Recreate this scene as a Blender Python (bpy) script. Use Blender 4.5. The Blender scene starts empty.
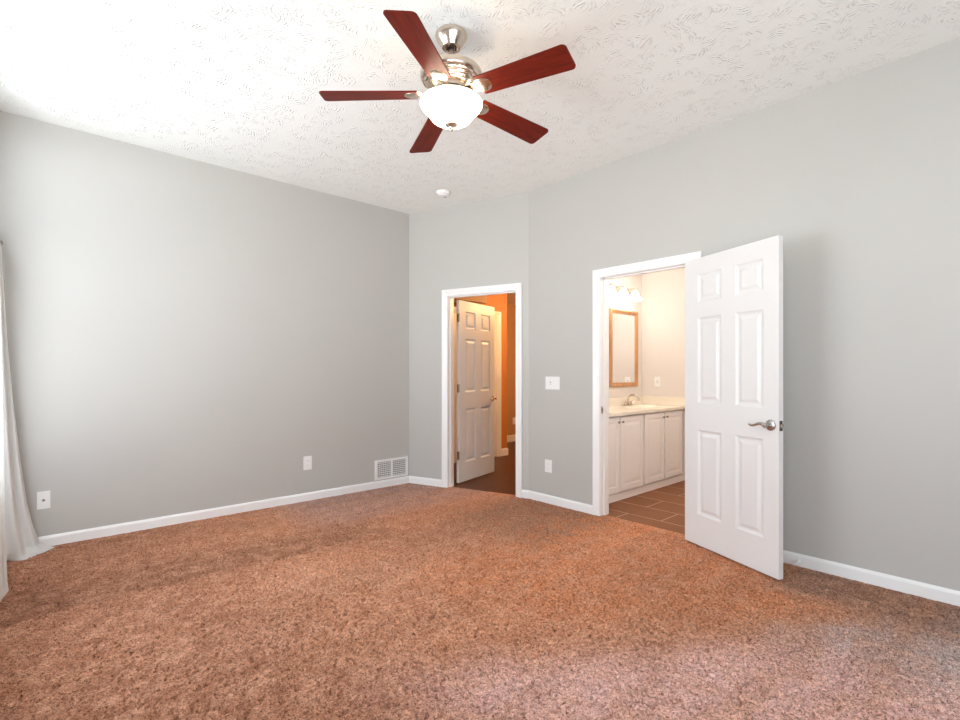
import bpy, bmesh, math, random
import numpy as np
from mathutils import Vector, Matrix

S = bpy.context.scene
COL = S.collection
R = math.radians

# ------------------------------------------------------------------ camera, world, light, exposure
cam_data = bpy.data.cameras.new('camera')
cam = bpy.data.objects.new('camera', cam_data)
COL.objects.link(cam)
cam.location = (0, 0, 1.2273)
cam.rotation_euler = (R(90), 0, R(-42.187))
cam_data.sensor_width = 36
cam_data.lens = 18.82
cam_data.shift_y = 12.38 / 960
cam_data.clip_start = 0.02
S.camera = cam

S.view_settings.view_transform = 'Standard'
S.view_settings.look = 'None'
S.view_settings.gamma = 1
S.view_settings.use_curve_mapping = False
S.view_settings.exposure = 0.33
S.cycles.max_bounces = 14
S.cycles.diffuse_bounces = 8
S.cycles.transparent_max_bounces = 12
S.cycles.sample_clamp_indirect = 8

SKY = 7.3          # overcast daylight outside the windows
BATH_W = 1.2       # three vanity bulbs together
HALL_W = 84.0
FAN_E = 13.0

world = bpy.data.worlds.new('world')
S.world = world
world.use_nodes = True
wn = world.node_tree.nodes
bg = wn['Background']
# overcast sky over pale, brightly lit ground
wtc = wn.new('ShaderNodeTexCoord')
wsep = wn.new('ShaderNodeSeparateXYZ')
wramp = wn.new('ShaderNodeValToRGB')
wmap = wn.new('ShaderNodeMapRange')
wmap.inputs['From Min'].default_value = -1
world.node_tree.links.new(wtc.outputs['Generated'], wsep.inputs[0])
world.node_tree.links.new(wsep.outputs['Z'], wmap.inputs['Value'])
world.node_tree.links.new(wmap.outputs[0], wramp.inputs[0])
wramp.color_ramp.elements[0].position = .46
wramp.color_ramp.elements[0].color = (1.19, 1.27, 1.34, 1)
wramp.color_ramp.elements[1].position = .54
wramp.color_ramp.elements[1].color = (.69, .77, .86, 1)
world.node_tree.links.new(wramp.outputs[0], bg.inputs[0])
bg.inputs[1].default_value = SKY

H = 2.984
CX, CY = 3.1614, 4.6580          # corner between left wall and the angled wall
BX, BY = 3.6304, 3.2970          # bend between angled wall and right wall
D1 = Vector((0.32579, -0.94544, 0))
N1 = Vector((0.94544, 0.32579, 0))   # away from the bedroom, into the hall
XW = -0.24                        # window wall
YB = -1.70                        # wall behind the camera
XM = BX
T = 0.12
WINDOWS_X = [(1.95, 4.15, 0.55, 2.08), (-1.25, 0.45, 0.55, 2.02), (3.10, 4.34, 2.20, 2.76)]   # y0,y1,z0,z1 in the window wall; last: added transom brightening the upper corner
WINDOWS_Y = [(0.10, 1.45, 0.55, 2.02)]                                 # x0,x1,z0,z1 in the back wall: unseen window added for more even light


def portal(name, loc, rot, sx, sy):
    l = bpy.data.lights.new(name, 'AREA')
    l.shape = 'RECTANGLE'
    l.size, l.size_y = sx, sy
    l.cycles.is_portal = True
    o = bpy.data.objects.new(name, l)
    o.location, o.rotation_euler = loc, rot
    COL.objects.link(o)


for y0, y1, z0, z1 in WINDOWS_X:
    portal('window_portal', (XW - T - 0.02, (y0 + y1) / 2, (z0 + z1) / 2), (0, R(-90), 0), z1 - z0, y1 - y0)
for x0, x1, z0, z1 in WINDOWS_Y:
    portal('window_portal', ((x0 + x1) / 2, YB - T - 0.02, (z0 + z1) / 2), (R(90), 0, 0), x1 - x0, z1 - z0)


# ------------------------------------------------------------------ materials
class NT:
    def __init__(self, name):
        self.m = bpy.data.materials.new(name)
        self.m.use_nodes = True
        self.t = self.m.node_tree
        self.b = self.t.nodes['Principled BSDF']

    def n(self, typ, **kw):
        nd = self.t.nodes.new(typ)
        for k, v in kw.items():
            setattr(nd, k, v)
        return nd

    def l(self, a, b):
        self.t.links.new(a, b)

    def val(self, sock, v):
        sock.default_value = v

    def coords(self):
        return self.n('ShaderNodeTexCoord').outputs['Object']

    def noise(self, vec, scale, detail=3, rough=.55, dist=0):
        nd = self.n('ShaderNodeTexNoise')
        self.l(vec, nd.inputs['Vector'])
        nd.inputs['Scale'].default_value = scale
        nd.inputs['Detail'].default_value = detail
        nd.inputs['Roughness'].default_value = rough
        nd.inputs['Distortion'].default_value = dist
        return nd.outputs['Fac']

    def math(self, op, a, b=None, c=None):
        nd = self.n('ShaderNodeMath', operation=op)
        for i, v in enumerate((a, b, c)):
            if v is None:
                continue
            if isinstance(v, (int, float)):
                nd.inputs[i].default_value = v
            else:
                self.l(v, nd.inputs[i])
        return nd.outputs[0]

    def ramp(self, fac, stops):
        nd = self.n('ShaderNodeValToRGB')
        el = nd.color_ramp.elements
        while len(el) < len(stops):
            el.new(0.5)
        for e, (p, c) in zip(el, stops):
            e.position = p
            e.color = (*c, 1) if len(c) == 3 else c
        self.l(fac, nd.inputs[0])
        return nd.outputs[0]

    def mix(self, fac, a, b, blend='MIX'):
        nd = self.n('ShaderNodeMix', data_type='RGBA', blend_type=blend)
        for sock, v in ((nd.inputs[0], fac), (nd.inputs[6], a), (nd.inputs[7], b)):
            if isinstance(v, (int, float)):
                sock.default_value = v
            elif isinstance(v, tuple):
                sock.default_value = (*v, 1)
            else:
                self.l(v, sock)
        return nd.outputs[2]

    def bump(self, h, strength=.3, dist=.01):
        nd = self.n('ShaderNodeBump')
        nd.inputs['Strength'].default_value = strength
        nd.inputs['Distance'].default_value = dist
        self.l(h, nd.inputs['Height'])
        self.l(nd.outputs[0], self.b.inputs['Normal'])

    def base(self, v):
        if isinstance(v, tuple):
            self.b.inputs['Base Color'].default_value = (*v, 1)
        else:
            self.l(v, self.b.inputs['Base Color'])


def simple(name, col, rough=.5, metal=0, var=.04, scale=8, bump=0, bscale=200, spec=None):
    m = NT(name)
    co = m.coords()
    f = m.noise(co, scale)
    lo = tuple(max(0, c * (1 - var)) for c in col)
    hi = tuple(min(1, c * (1 + var)) for c in col)
    m.base(m.ramp(f, [(.3, lo), (.7, hi)]))
    m.b.inputs['Roughness'].default_value = rough
    m.b.inputs['Metallic'].default_value = metal
    if spec is not None:
        m.b.inputs['Specular IOR Level'].default_value = spec
    if bump:
        m.bump(m.noise(co, bscale), bump, .002)
    return m.m


M = {}
M['wall'] = simple('greige_paint', (.505, .497, .468), .55, var=.012, scale=1.5, bump=.06, bscale=260)
M['bath_wall'] = simple('bath_paint', (.74, .69, .645), .55, var=.012, scale=1.5, bump=.05, bscale=260)
M['hall_wall'] = simple('tan_lamplit_paint', (.50, .185, .042), .55, var=.015, scale=1.5, bump=.05, bscale=260)  # orange of the hall lamplight put into a tan paint colour
M['hall_beige'] = simple('hall_beige_paint', (.52, .31, .16), .6, var=.015, scale=1.5)
M['trim'] = simple('white_trim_paint', (.87, .87, .86), .32, var=.01, scale=3)
M['door'] = simple('white_door_paint', (.78, .78, .77), .38, var=.01, scale=3)
M['plate'] = simple('white_plastic', (.86, .86, .85), .3, var=.01)
M['slot'] = simple('dark_slot', (.05, .045, .04), .5)
M['grey_slot'] = simple('grey_slot', (.35, .35, .35), .5)
M['nickel'] = simple('brushed_nickel', (.66, .57, .48), .24, metal=1, var=.05, scale=40)
M['steel'] = simple('satin_steel', (.52, .50, .48), .26, metal=1, var=.05, scale=40)
M['bronze'] = simple('dark_nickel', (.30, .26, .23), .3, metal=1, var=.05, scale=40)
M['hinge'] = simple('dull_steel', (.42, .38, .34), .38, metal=1, var=.06)
M['cabinet'] = simple('white_cabinet', (.86, .83, .81), .42, var=.01, scale=4)
M['counter'] = simple('ivory_cultured_marble', (.86, .79, .68), .22, var=.025, scale=5)
M['rubber'] = simple('white_rubber', (.86, .86, .84), .5)
M['duct'] = simple('vent_shadow_metal', (.07, .07, .07), .6)
M['louver'] = simple('vent_louver_metal', (.68, .68, .66), .45)

# ceiling with a stomped texture: short ridges in random directions
m = NT('stomped_ceiling')
co = m.coords()
wob = m.n('ShaderNodeTexNoise')
m.l(co, wob.inputs['Vector'])
wob.inputs['Scale'].default_value = 9
vadd = m.n('ShaderNodeMix', data_type='RGBA', blend_type='LINEAR_LIGHT')
vadd.inputs[0].default_value = .035
m.l(co, vadd.inputs[6])
m.l(wob.outputs['Color'], vadd.inputs[7])
vor = m.n('ShaderNodeTexVoronoi', voronoi_dimensions='2D')
m.l(vadd.outputs[2], vor.inputs['Vector'])
vor.inputs['Scale'].default_value = 8.5
sub = m.n('ShaderNodeVectorMath', operation='SUBTRACT')
m.l(vadd.outputs[2], sub.inputs[0])
m.l(vor.outputs['Position'], sub.inputs[1])
sepc = m.n('ShaderNodeSeparateColor')
m.l(vor.outputs['Color'], sepc.inputs[0])
ang = m.math('MULTIPLY', sepc.outputs[0], 6.283)
rot = m.n('ShaderNodeVectorRotate', rotation_type='Z_AXIS')
m.l(sub.outputs[0], rot.inputs['Vector'])
m.l(ang, rot.inputs['Angle'])
sx = m.n('ShaderNodeSeparateXYZ')
m.l(rot.outputs[0], sx.inputs[0])
curve = m.math('MULTIPLY', m.math('MULTIPLY', sx.outputs[1], sx.outputs[1]), 9.0)
px = m.math('ADD', sx.outputs[0], curve)
wave = m.math('SINE', m.math('MULTIPLY', px, 320.0))
wave = m.math('POWER', m.math('MULTIPLY_ADD', wave, .5, .5), 2.0)
brk = m.noise(co, 38, 2)
gate = m.ramp(brk, [(.46, (0, 0, 0)), (.60, (1, 1, 1))])
fal = m.ramp(vor.outputs['Distance'], [(.25, (1, 1, 1)), (.62, (0, 0, 0))])
hgt = m.math('MULTIPLY', m.math('MULTIPLY', wave, gate), fal)
hgt = m.math('ADD', hgt, m.math('MULTIPLY', m.noise(co, 70, 3), .25))
m.bump(hgt, .75, .0068)
m.base((.87, .89, .865))
m.b.inputs['Roughness'].default_value = .75
M['ceiling'] = m.m

# carpet: brown cut pile, mottled, with a vacuum stripe and light and shade painted in
m = NT('brown_carpet')
co = m.coords()
big = m.noise(co, 1.1, 4, .6, .6)
mid = m.noise(co, 9, 4, .6, .3)
fine = m.noise(co, 95, 3, .7)
grain = m.noise(co, 320, 2, .6)
mp = m.n('ShaderNodeMapping')
m.l(co, mp.inputs['Vector'])
mp.inputs['Rotation'].default_value = (0, 0, R(-6))
mp.inputs['Scale'].default_value = (.35, 2.2, 1)
nap = m.noise(mp.outputs[0], 2.0, 3, .5, .4)
warp = m.n('ShaderNodeTexNoise')
m.l(co, warp.inputs['Vector'])
warp.inputs['Scale'].default_value = 2.2
warp.inputs['Detail'].default_value = 5
warp.inputs['Roughness'].default_value = .65
wv = m.n('ShaderNodeMix', data_type='RGBA', blend_type='LINEAR_LIGHT')
wv.inputs[0].default_value = .16
m.l(co, wv.inputs[6])
m.l(warp.outputs['Color'], wv.inputs[7])
wsx = m.n('ShaderNodeSeparateXYZ')
m.l(wv.outputs[2], wsx.inputs[0])
wx, wy = wsx.outputs[0], wsx.outputs[1]


def step(v, a, b):
    nd = m.n('ShaderNodeMapRange', interpolation_type='SMOOTHSTEP')
    m.l(v, nd.inputs['Value'])
    nd.inputs['From Min'].default_value = a
    nd.inputs['From Max'].default_value = b
    return nd.outputs[0]


AND = lambda *a: a[0] if len(a) == 1 else m.math('MULTIPLY', a[0], AND(*a[1:]))
diag = m.math('ADD', m.math('MULTIPLY', wx, .555), m.math('MULTIPLY', wy, .832))
day_tint = AND(step(diag, 2.25, 1.90), step(wx, .75, 1.35))                  # pinkish daylight cast painted into the pile
grey_pile = AND(step(wy, 3.55, 3.95), step(wx, 1.45, 2.0))                 # greyish area by the left wall
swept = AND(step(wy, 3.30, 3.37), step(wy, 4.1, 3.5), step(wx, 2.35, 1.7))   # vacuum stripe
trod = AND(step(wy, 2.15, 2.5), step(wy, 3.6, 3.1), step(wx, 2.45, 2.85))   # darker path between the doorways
door_shade = AND(step(wx, 3.0, 3.3), step(wy, 1.15, .85))  # shade behind the open door, painted as darker pile
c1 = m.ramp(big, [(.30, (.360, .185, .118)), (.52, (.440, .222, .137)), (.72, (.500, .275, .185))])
lamp_spill = AND(step(diag, 2.15, 2.5), step(wx, 1.5, 2.1), step(wy, 2.75, 2.35), m.math('SUBTRACT', 1.0, door_shade))  # warm bathroom lamplight on the carpet, put into its colour
c1 = m.mix(m.math('MULTIPLY', lamp_spill, .6), c1, (.560, .232, .112))
c1 = m.mix(m.math('MULTIPLY', day_tint, .9), c1, (.60, .41, .395))
c1 = m.mix(m.math('MULTIPLY', step(m.math('ADD', wx, m.math('MULTIPLY', wy, .15)), 1.95, .85), .75), c1, (.275, .138, .090))  # window side painted darker to offset the daylight falling there
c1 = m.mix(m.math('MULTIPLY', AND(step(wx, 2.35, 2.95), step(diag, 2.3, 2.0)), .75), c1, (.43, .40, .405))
c1 = m.mix(m.math('MULTIPLY', grey_pile, .8), c1, (.36, .262, .250))
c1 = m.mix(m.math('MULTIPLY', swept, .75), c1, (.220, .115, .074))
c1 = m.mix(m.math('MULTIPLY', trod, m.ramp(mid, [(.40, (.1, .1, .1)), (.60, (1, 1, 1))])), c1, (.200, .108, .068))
c1 = m.mix(m.math('MULTIPLY', door_shade, .75), c1, (.24, .165, .135))
c2 = m.mix(m.ramp(nap, [(.42, (0, 0, 0)), (.62, (.40, .40, .40))]), c1, (.330, .170, .105))
c3 = m.mix(m.math('MULTIPLY', m.ramp(mid, [(.42, (0, 0, 0)), (.64, (1, 1, 1))]), .42), c2, (.56, .34, .24))
flk = m.math('ADD', m.math('MULTIPLY', m.noise(co, 170, 2, .6), .6), m.math('MULTIPLY', m.noise(co, 75, 2, .6), .4))
c4 = m.mix(1.0, c3, m.ramp(flk, [(.36, (.22, .18, .16)), (.47, (.82, .80, .79)), (.56, (1.05, 1.05, 1.05)), (.68, (1.55, 1.55, 1.55))]), 'MULTIPLY')
c5 = m.mix(.6, c4, m.ramp(grain, [(.3, (.62, .60, .58)), (.7, (1.1, 1.1, 1.1))]), 'MULTIPLY')
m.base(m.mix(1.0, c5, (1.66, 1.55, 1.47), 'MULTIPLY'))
m.b.inputs['Roughness'].default_value = .95
m.b.inputs['Specular IOR Level'].default_value = .04
hh = m.math('ADD', m.math('MULTIPLY', fine, 1.0), m.math('MULTIPLY', grain, .45))
m.bump(hh, .9, .014)
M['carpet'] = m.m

# bathroom tile
m = NT('brown_floor_tile')
co = m.coords()
mp = m.n('ShaderNodeMapping')
m.l(co, mp.inputs['Vector'])
mp.inputs['Rotation'].default_value = (0, 0, R(90))
mp.inputs['Location'].default_value = (2.38, -3.90, 0)
br = m.n('ShaderNodeTexBrick', offset=.5)
m.l(mp.outputs[0], br.inputs['Vector'])
br.inputs['Scale'].default_value = 1
br.inputs['Brick Width'].default_value = .61
br.inputs['Row Height'].default_value = .31
br.inputs['Mortar Size'].default_value = .004
br.inputs['Color1'].default_value = (.235, .090, .036, 1)
br.inputs['Color2'].default_value = (.28, .112, .046, 1)
br.inputs['Mortar'].default_value = (.62, .46, .34, 1)
m.base(m.mix(.35, br.outputs['Color'], m.ramp(m.noise(co, 7, 5, .6), [(.3, (.55, .5, .45)), (.7, (1, 1, 1))]), 'MULTIPLY'))
m.b.inputs['Roughness'].default_value = .5
m.b.inputs['Specular IOR Level'].default_value = .2
M['tile'] = m.m

# woods
def wood(name, dark, light, rough, axis_scale, scale=10, emit=None):
    m = NT(name)
    co = m.coords()
    mp = m.n('ShaderNodeMapping')
    m.l(co, mp.inputs['Vector'])
    mp.inputs['Scale'].default_value = axis_scale
    f = m.noise(mp.outputs[0], scale, 6, .6, .8)
    m.base(m.ramp(f, [(.3, dark), (.7, light)]))
    m.b.inputs['Roughness'].default_value = rough
    return m.m


M['cherry'] = wood('cherry_blade', (.085, .010, .006), (.175, .019, .009), .38, (1, 9, 9), 5)
M['cherry'].node_tree.nodes['Principled BSDF'].inputs['Specular IOR Level'].default_value = .08
M['oak'] = wood('oak_frame', (.40, .19, .075), (.58, .30, .13), .4, (3, 3, .6), 9)
M['hall_floor'] = wood('dark_wood_floor', (.060, .022, .012), (.115, .042, .022), .38, (.8, 8, 1), 6)

M['hall_floor'].node_tree.nodes['Principled BSDF'].inputs['Specular IOR Level'].default_value = .15

# light-giving and clear
m = NT('frosted_bowl_glass')
m.base((.95, .92, .87))
m.b.inputs['Roughness'].default_value = .3
m.b.inputs['Emission Color'].default_value = (1.0, .83, .62, 1)
m.b.inputs['Emission Strength'].default_value = FAN_E
M['bowl'] = m.m
m = NT('lit_shade_glass')
m.base((.95, .92, .88))
m.b.inputs['Emission Color'].default_value = (1.0, .95, .88, 1)
m.b.inputs['Emission Strength'].default_value = 6.0
M['shade'] = m.m
m = NT('mirror_silver')
m.base((.92, .92, .92))
m.b.inputs['Metallic'].default_value = 1
m.b.inputs['Roughness'].default_value = .02
M['mirror'] = m.m
m = NT('window_glass')
tr = m.n('ShaderNodeBsdfTransparent')
gl = m.n('ShaderNodeBsdfGlossy')
gl.inputs['Roughness'].default_value = .02
mx = m.n('ShaderNodeMixShader')
mx.inputs[0].default_value = .06
m.l(tr.outputs[0], mx.inputs[1])
m.l(gl.outputs[0], mx.inputs[2])
m.l(mx.outputs[0], m.t.nodes['Material Output'].inputs[0])
M['glass'] = m.m
m = NT('sheer_white_fabric')
tl = m.n('ShaderNodeBsdfTranslucent')
tl.inputs[0].default_value = (.90, .90, .88, 1)
df = m.n('ShaderNodeBsdfDiffuse')
df.inputs[0].default_value = (.86, .86, .85, 1)
mx = m.n('ShaderNodeMixShader')
mx.inputs[0].default_value = .4
m.l(df.outputs[0], mx.inputs[1])
m.l(tl.outputs[0], mx.inputs[2])
co = m.coords()
wv = m.n('ShaderNodeBump')
wv.inputs['Strength'].default_value = .15
wv.inputs['Distance'].default_value = .002
m.l(m.noise(co, 30, 4), wv.inputs['Height'])
m.l(wv.outputs[0], df.inputs['Normal'])
m.l(mx.outputs[0], m.t.nodes['Material Output'].inputs[0])
M['curtain'] = m.m


# ------------------------------------------------------------------ mesh helpers
def link_mesh(name, bm, mat, parent=None, smooth=False, bevel=0):
    bmesh.ops.recalc_face_normals(bm, faces=bm.faces)
    me = bpy.data.meshes.new(name)
    bm.to_mesh(me)
    bm.free()
    me.materials.append(mat if not isinstance(mat, str) else M[mat])
    if smooth:
        for p in me.polygons:
            p.use_smooth = True
        if smooth is not True:
            me.set_sharp_from_angle(angle=R(smooth))
    o = bpy.data.objects.new(name, me)
    COL.objects.link(o)
    if parent:
        o.parent = parent
    if bevel:
        b = o.modifiers.new('bevel', 'BEVEL')
        b.width, b.segments, b.limit_method = bevel, 2, 'ANGLE'
    return o


def tag(o, label=None, cat=None, group=None, kind=None):
    for k, v in (('label', label), ('category', cat), ('group', group), ('kind', kind)):
        if v:
            o[k] = v
    return o


def thing(name, label, cat, loc=(0, 0, 0), rz=0, group=None, kind=None):
    o = bpy.data.objects.new(name, None)
    o.empty_display_size = .1
    COL.objects.link(o)
    o.location = loc
    o.rotation_euler = (0, 0, rz)
    return tag(o, label, cat, group, kind)


def add_box(bm, a, b, mat=None):
    x0, y0, z0 = a
    x1, y1, z1 = b
    vs = [bm.verts.new(p) for p in ((x0, y0, z0), (x1, y0, z0), (x1, y1, z0), (x0, y1, z0),
                                    (x0, y0, z1), (x1, y0, z1), (x1, y1, z1), (x0, y1, z1))]
    if mat is not None:
        for v in vs:
            v.co = mat @ v.co
    for f in ((0, 3, 2, 1), (4, 5, 6, 7), (0, 1, 5, 4), (1, 2, 6, 5), (2, 3, 7, 6), (3, 0, 4, 7)):
        bm.faces.new([vs[i] for i in f])
    return bm


def box(a, b, mat=None):
    return add_box(bmesh.new(), a, b, mat)


def add_lathe(bm, prof, n=48, c=(0, 0), cap=True, mat=None):
    rings = []
    for r, z in prof:
        if r < 1e-5:
            rings.append([bm.verts.new((c[0], c[1], z))])
        else:
            rings.append([bm.verts.new((c[0] + r * math.cos(2 * math.pi * i / n), c[1] + r * math.sin(2 * math.pi * i / n), z)) for i in range(n)])
    for a, b in zip(rings, rings[1:]):
        for i in range(n):
            j = (i + 1) % n
            if len(a) == 1 and len(b) == 1:
                continue
            if len(a) == 1:
                bm.faces.new((a[0], b[i], b[j]))
            elif len(b) == 1:
                bm.faces.new((a[i], a[j], b[0]))
            else:
                bm.faces.new((a[i], a[j], b[j], b[i]))
    if cap:
        for g in (rings[0], rings[-1]):
            if len(g) > 2:
                bm.faces.new(g)
    if mat is not None:
        for g in rings:
            for v in g:
                v.co = mat @ v.co
    return bm


def lathe(prof, n=48, **k):
    return add_lathe(bmesh.new(), prof, n, **k)


def add_tube(bm, pts, rad, n=10, cap=True):
    pts = [Vector(p) for p in pts]
    rads = rad if isinstance(rad, (list, tuple)) else [rad] * len(pts)
    rings = []
    up = None
    for i, p in enumerate(pts):
        t = (pts[min(i + 1, len(pts) - 1)] - pts[max(i - 1, 0)]).normalized()
        if up is None:
            up = Vector((0, 0, 1)) if abs(t.z) < .9 else Vector((1, 0, 0))
        u = (up - t * up.dot(t)).normalized()
        w = t.cross(u)
        up = u
        rings.append([bm.verts.new(p + (u * math.cos(2 * math.pi * k / n) + w * math.sin(2 * math.pi * k / n)) * rads[i]) for k in range(n)])
    for a, b in zip(rings, rings[1:]):
        for i in range(n):
            j = (i + 1) % n
            bm.faces.new((a[i], a[j], b[j], b[i]))
    if cap:
        bm.faces.new(rings[0])
        bm.faces.new(rings[-1])
    return bm


def tube(pts, rad, n=10):
    return add_tube(bmesh.new(), pts, rad, n)


def frame_mat(origin, xdir, ydir):
    """columns: local x along xdir, local y along ydir, z up"""
    x, y = Vector(xdir), Vector(ydir)
    return Matrix(((x.x, y.x, 0, origin[0]), (x.y, y.y, 0, origin[1]), (0, 0, 1, origin[2] if len(origin) > 2 else 0), (0, 0, 0, 1)))


# local frames of the walls: x along the wall, y INTO the wall (away from the bedroom)
F_LEFT = frame_mat((0, CY, 0), (1, 0, 0), (0, 1, 0))
F_ANG = frame_mat((CX, CY, 0), D1, N1)
F_MAIN = frame_mat((XM, 0, 0), (0, 1, 0), (1, 0, 0))
F_WIN = frame_mat((XW, 0, 0), (0, 1, 0), (-1, 0, 0))
F_BACK = frame_mat((0, YB, 0), (1, 0, 0), (0, -1, 0))


def wall(name, F, s0, s1, h, mat, openings=(), t=T, y0=0.0):
    bm = bmesh.new()
    cuts = sorted({s0, s1, *[o[0] for o in openings], *[o[1] for o in openings]})
    for a, b in zip(cuts, cuts[1:]):
        op = [o for o in openings if o[0] <= a + 1e-6 and o[1] >= b - 1e-6]
        if not op:
            add_box(bm, (a, y0, 0), (b, y0 + t, h), F)
        else:
            z = 0
            for _, _, za, zb in sorted(op, key=lambda q: q[2]):
                if za > z:
                    add_box(bm, (a, y0, z), (b, y0 + t, za), F)
                z = zb
            if z < h:
                add_box(bm, (a, y0, z), (b, y0 + t, h), F)
    bmesh.ops.remove_doubles(bm, verts=bm.verts, dist=1e-5)
    return tag(link_mesh(name, bm, mat), kind='structure')


# ------------------------------------------------------------------ the bedroom shell
D1A, D1B, DZ = 0.507, 1.297, 2.034      # door 1 opening on the angled wall
D2A, D2B = 1.683, 2.480                 # bathroom opening on the right wall (y)
LANG = 1.4396

# carpet surface with real pile relief
def carpet_floor():
    rng = np.random.default_rng(7)
    x0, x1, y0, y1 = XW - .02, XM + .06, YB - .02, CY + .02
    step = .0062
    nx, ny = int((x1 - x0) / step), int((y1 - y0) / step)
    xs, ys = np.linspace(x0, x1, nx), np.linspace(y0, y1, ny)
    X, Y = np.meshgrid(xs, ys)

    def vnoise(cell):
        gx, gy = int((x1 - x0) / cell) + 3, int((y1 - y0) / cell) + 3
        g = rng.random((gy, gx))
        fx, fy = (X - x0) / cell, (Y - y0) / cell
        ix, iy = fx.astype(int), fy.astype(int)
        tx, ty = fx - ix, fy - iy
        tx, ty = tx * tx * (3 - 2 * tx), ty * ty * (3 - 2 * ty)
        return (g[iy, ix] * (1 - tx) * (1 - ty) + g[iy, ix + 1] * tx * (1 - ty) + g[iy + 1, ix] * (1 - tx) * ty + g[iy + 1, ix + 1] * tx * ty)

    p1, p2 = vnoise(.0135), vnoise(.022)
    pit = np.clip((.46 - (.55 * p1 + .45 * p2)) / .16, 0, 1)
    Z = -.016 * pit + .006 * vnoise(.014) + .005 * vnoise(.055) + .003 * vnoise(.25)
    edge = np.minimum.reduce([np.clip(X - XW, 0, 1), np.clip(XM - X, 0, 1), np.clip(Y - YB, 0, 1), np.clip(CY - Y, 0, 1), np.clip(-((X - CX) * N1.x + (Y - CY) * N1.y), 0, 1)])
    fade = np.clip((edge - .012) / .035, .12, 1)
    Z = .004 + (Z - .006) * fade
    co = np.stack([X, Y, Z], -1).reshape(-1, 3).astype(np.float32)
    # past the bend the floor follows the angled wall into the door opening
    i = np.arange(nx * ny).reshape(ny, nx)
    quads = np.stack([i[:-1, :-1], i[:-1, 1:], i[1:, 1:], i[1:, :-1]], -1).reshape(-1, 4)
    cen = co[quads].mean(1)
    side = (cen[:, 0] - CX) * N1.x + (cen[:, 1] - CY) * N1.y
    quads = quads[side < .05]
    me = bpy.data.meshes.new('floor')
    me.vertices.add(len(co))
    me.vertices.foreach_set('co', co.ravel())
    me.loops.add(quads.size)
    me.loops.foreach_set('vertex_index', quads.ravel().astype(np.int32))
    me.polygons.add(len(quads))
    me.polygons.foreach_set('loop_start', np.arange(0, quads.size, 4, dtype=np.int32))
    me.polygons.foreach_set('use_smooth', np.ones(len(quads), dtype=bool))
    me.update(calc_edges=True)
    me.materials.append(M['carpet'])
    o = bpy.data.objects.new('floor', me)
    COL.objects.link(o)
    return tag(o, kind='structure')


carpet_floor()
tag(link_mesh('ceiling', box((XW - T, YB - T, H), (7.8, 7.2, H + .1)), 'ceiling'), kind='structure')
wall('wall_left', F_LEFT, XW - T, CX + .05, H, 'wall')
wall('wall_angled', F_ANG, -.02, LANG, H, 'wall', [(D1A - .02, D1B + .02, 0, DZ + .02)])
wall('wall_right', F_MAIN, YB - T, BY, H, 'wall', [(D2A - .02, D2B + .02, 0, DZ + .02)])
wall('wall_window', F_WIN, YB - T, CY + T, H, 'wall', WINDOWS_X)
wall('wall_back', F_BACK, XW, XM + T, H, 'wall', WINDOWS_Y)

# windows: frame, sashes and panes
def window(name, F, s0, s1, z0, z1):
    bm = bmesh.new()
    w = .045
    sm, zm = (s0 + s1) / 2, (z0 + z1) / 2
    bars = [((s0, .03, z0), (s0 + w, .10, z1)), ((s1 - w, .03, z0), (s1, .10, z1)), ((s0 + w, .03, z0), (s1 - w, .10, z0 + w)), ((s0 + w, .03, z1 - w), (s1 - w, .10, z1)),
            ((sm - .03, .03, z0 + w), (sm + .03, .10, z1 - w))]
    if z1 - z0 > 1:
        bars += [((s0 + w, .04, zm - .02), (sm - .03, .09, zm + .02)), ((sm + .03, .04, zm - .02), (s1 - w, .09, zm + .02))]
    for a, b in bars:
        add_box(bm, a, b, F)
    o = tag(link_mesh(name, bm, 'trim'), 'unseen white framed window with clear panes', None, None, 'structure')
    link_mesh('pane', box((s0 + .03, .062, z0 + .03), (s1 - .03, .066, z1 - .03), F), 'glass', o)
    link_mesh('sill', box((s0 - .04, -.03, z0 - .025), (s1 + .04, .03, z0), F), 'trim', o)


for k, w in enumerate(WINDOWS_X):
    window(f'window_{k + 1}', F_WIN, *w)  # third one is the added transom above the curtain rod
window('window_4', F_BACK, *WINDOWS_Y[0])  # added behind the camera to even out the daylight


# baseboards
def baseboard(name, F, s0, s1, h=.080, y=0.0, t=.013):
    bm = bmesh.new()
    prof = [(0, -.015), (-t, -.015), (-t, h - .018), (-t * .75, h - .008), (-t * .35, h), (0, h)]
    a = [bm.verts.new(F @ Vector((s0, y + p, z))) for p, z in prof]
    b = [bm.verts.new(F @ Vector((s1, y + p, z))) for p, z in prof]
    for i in range(len(prof)):
        j = (i + 1) % len(prof)
        bm.faces.new((a[i], a[j], b[j], b[i]))
    bm.faces.new(a)
    bm.faces.new(b)
    return tag(link_mesh(name, bm, 'trim'), kind='structure')


CW = .070
baseboard('baseboard_left', F_LEFT, XW, CX + .004)
baseboard('baseboard_angled', F_ANG, 0, D1A - CW)
baseboard('baseboard_bend', F_ANG, D1B + CW, LANG + .004)
baseboard('baseboard_middle', F_MAIN, D2B + CW, BY + .002)
baseboard('baseboard_right', F_MAIN, YB, D2A - CW)
baseboard('baseboard_window', F_WIN, YB, CY)
baseboard('baseboard_back', F_BACK, XW, XM)


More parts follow.
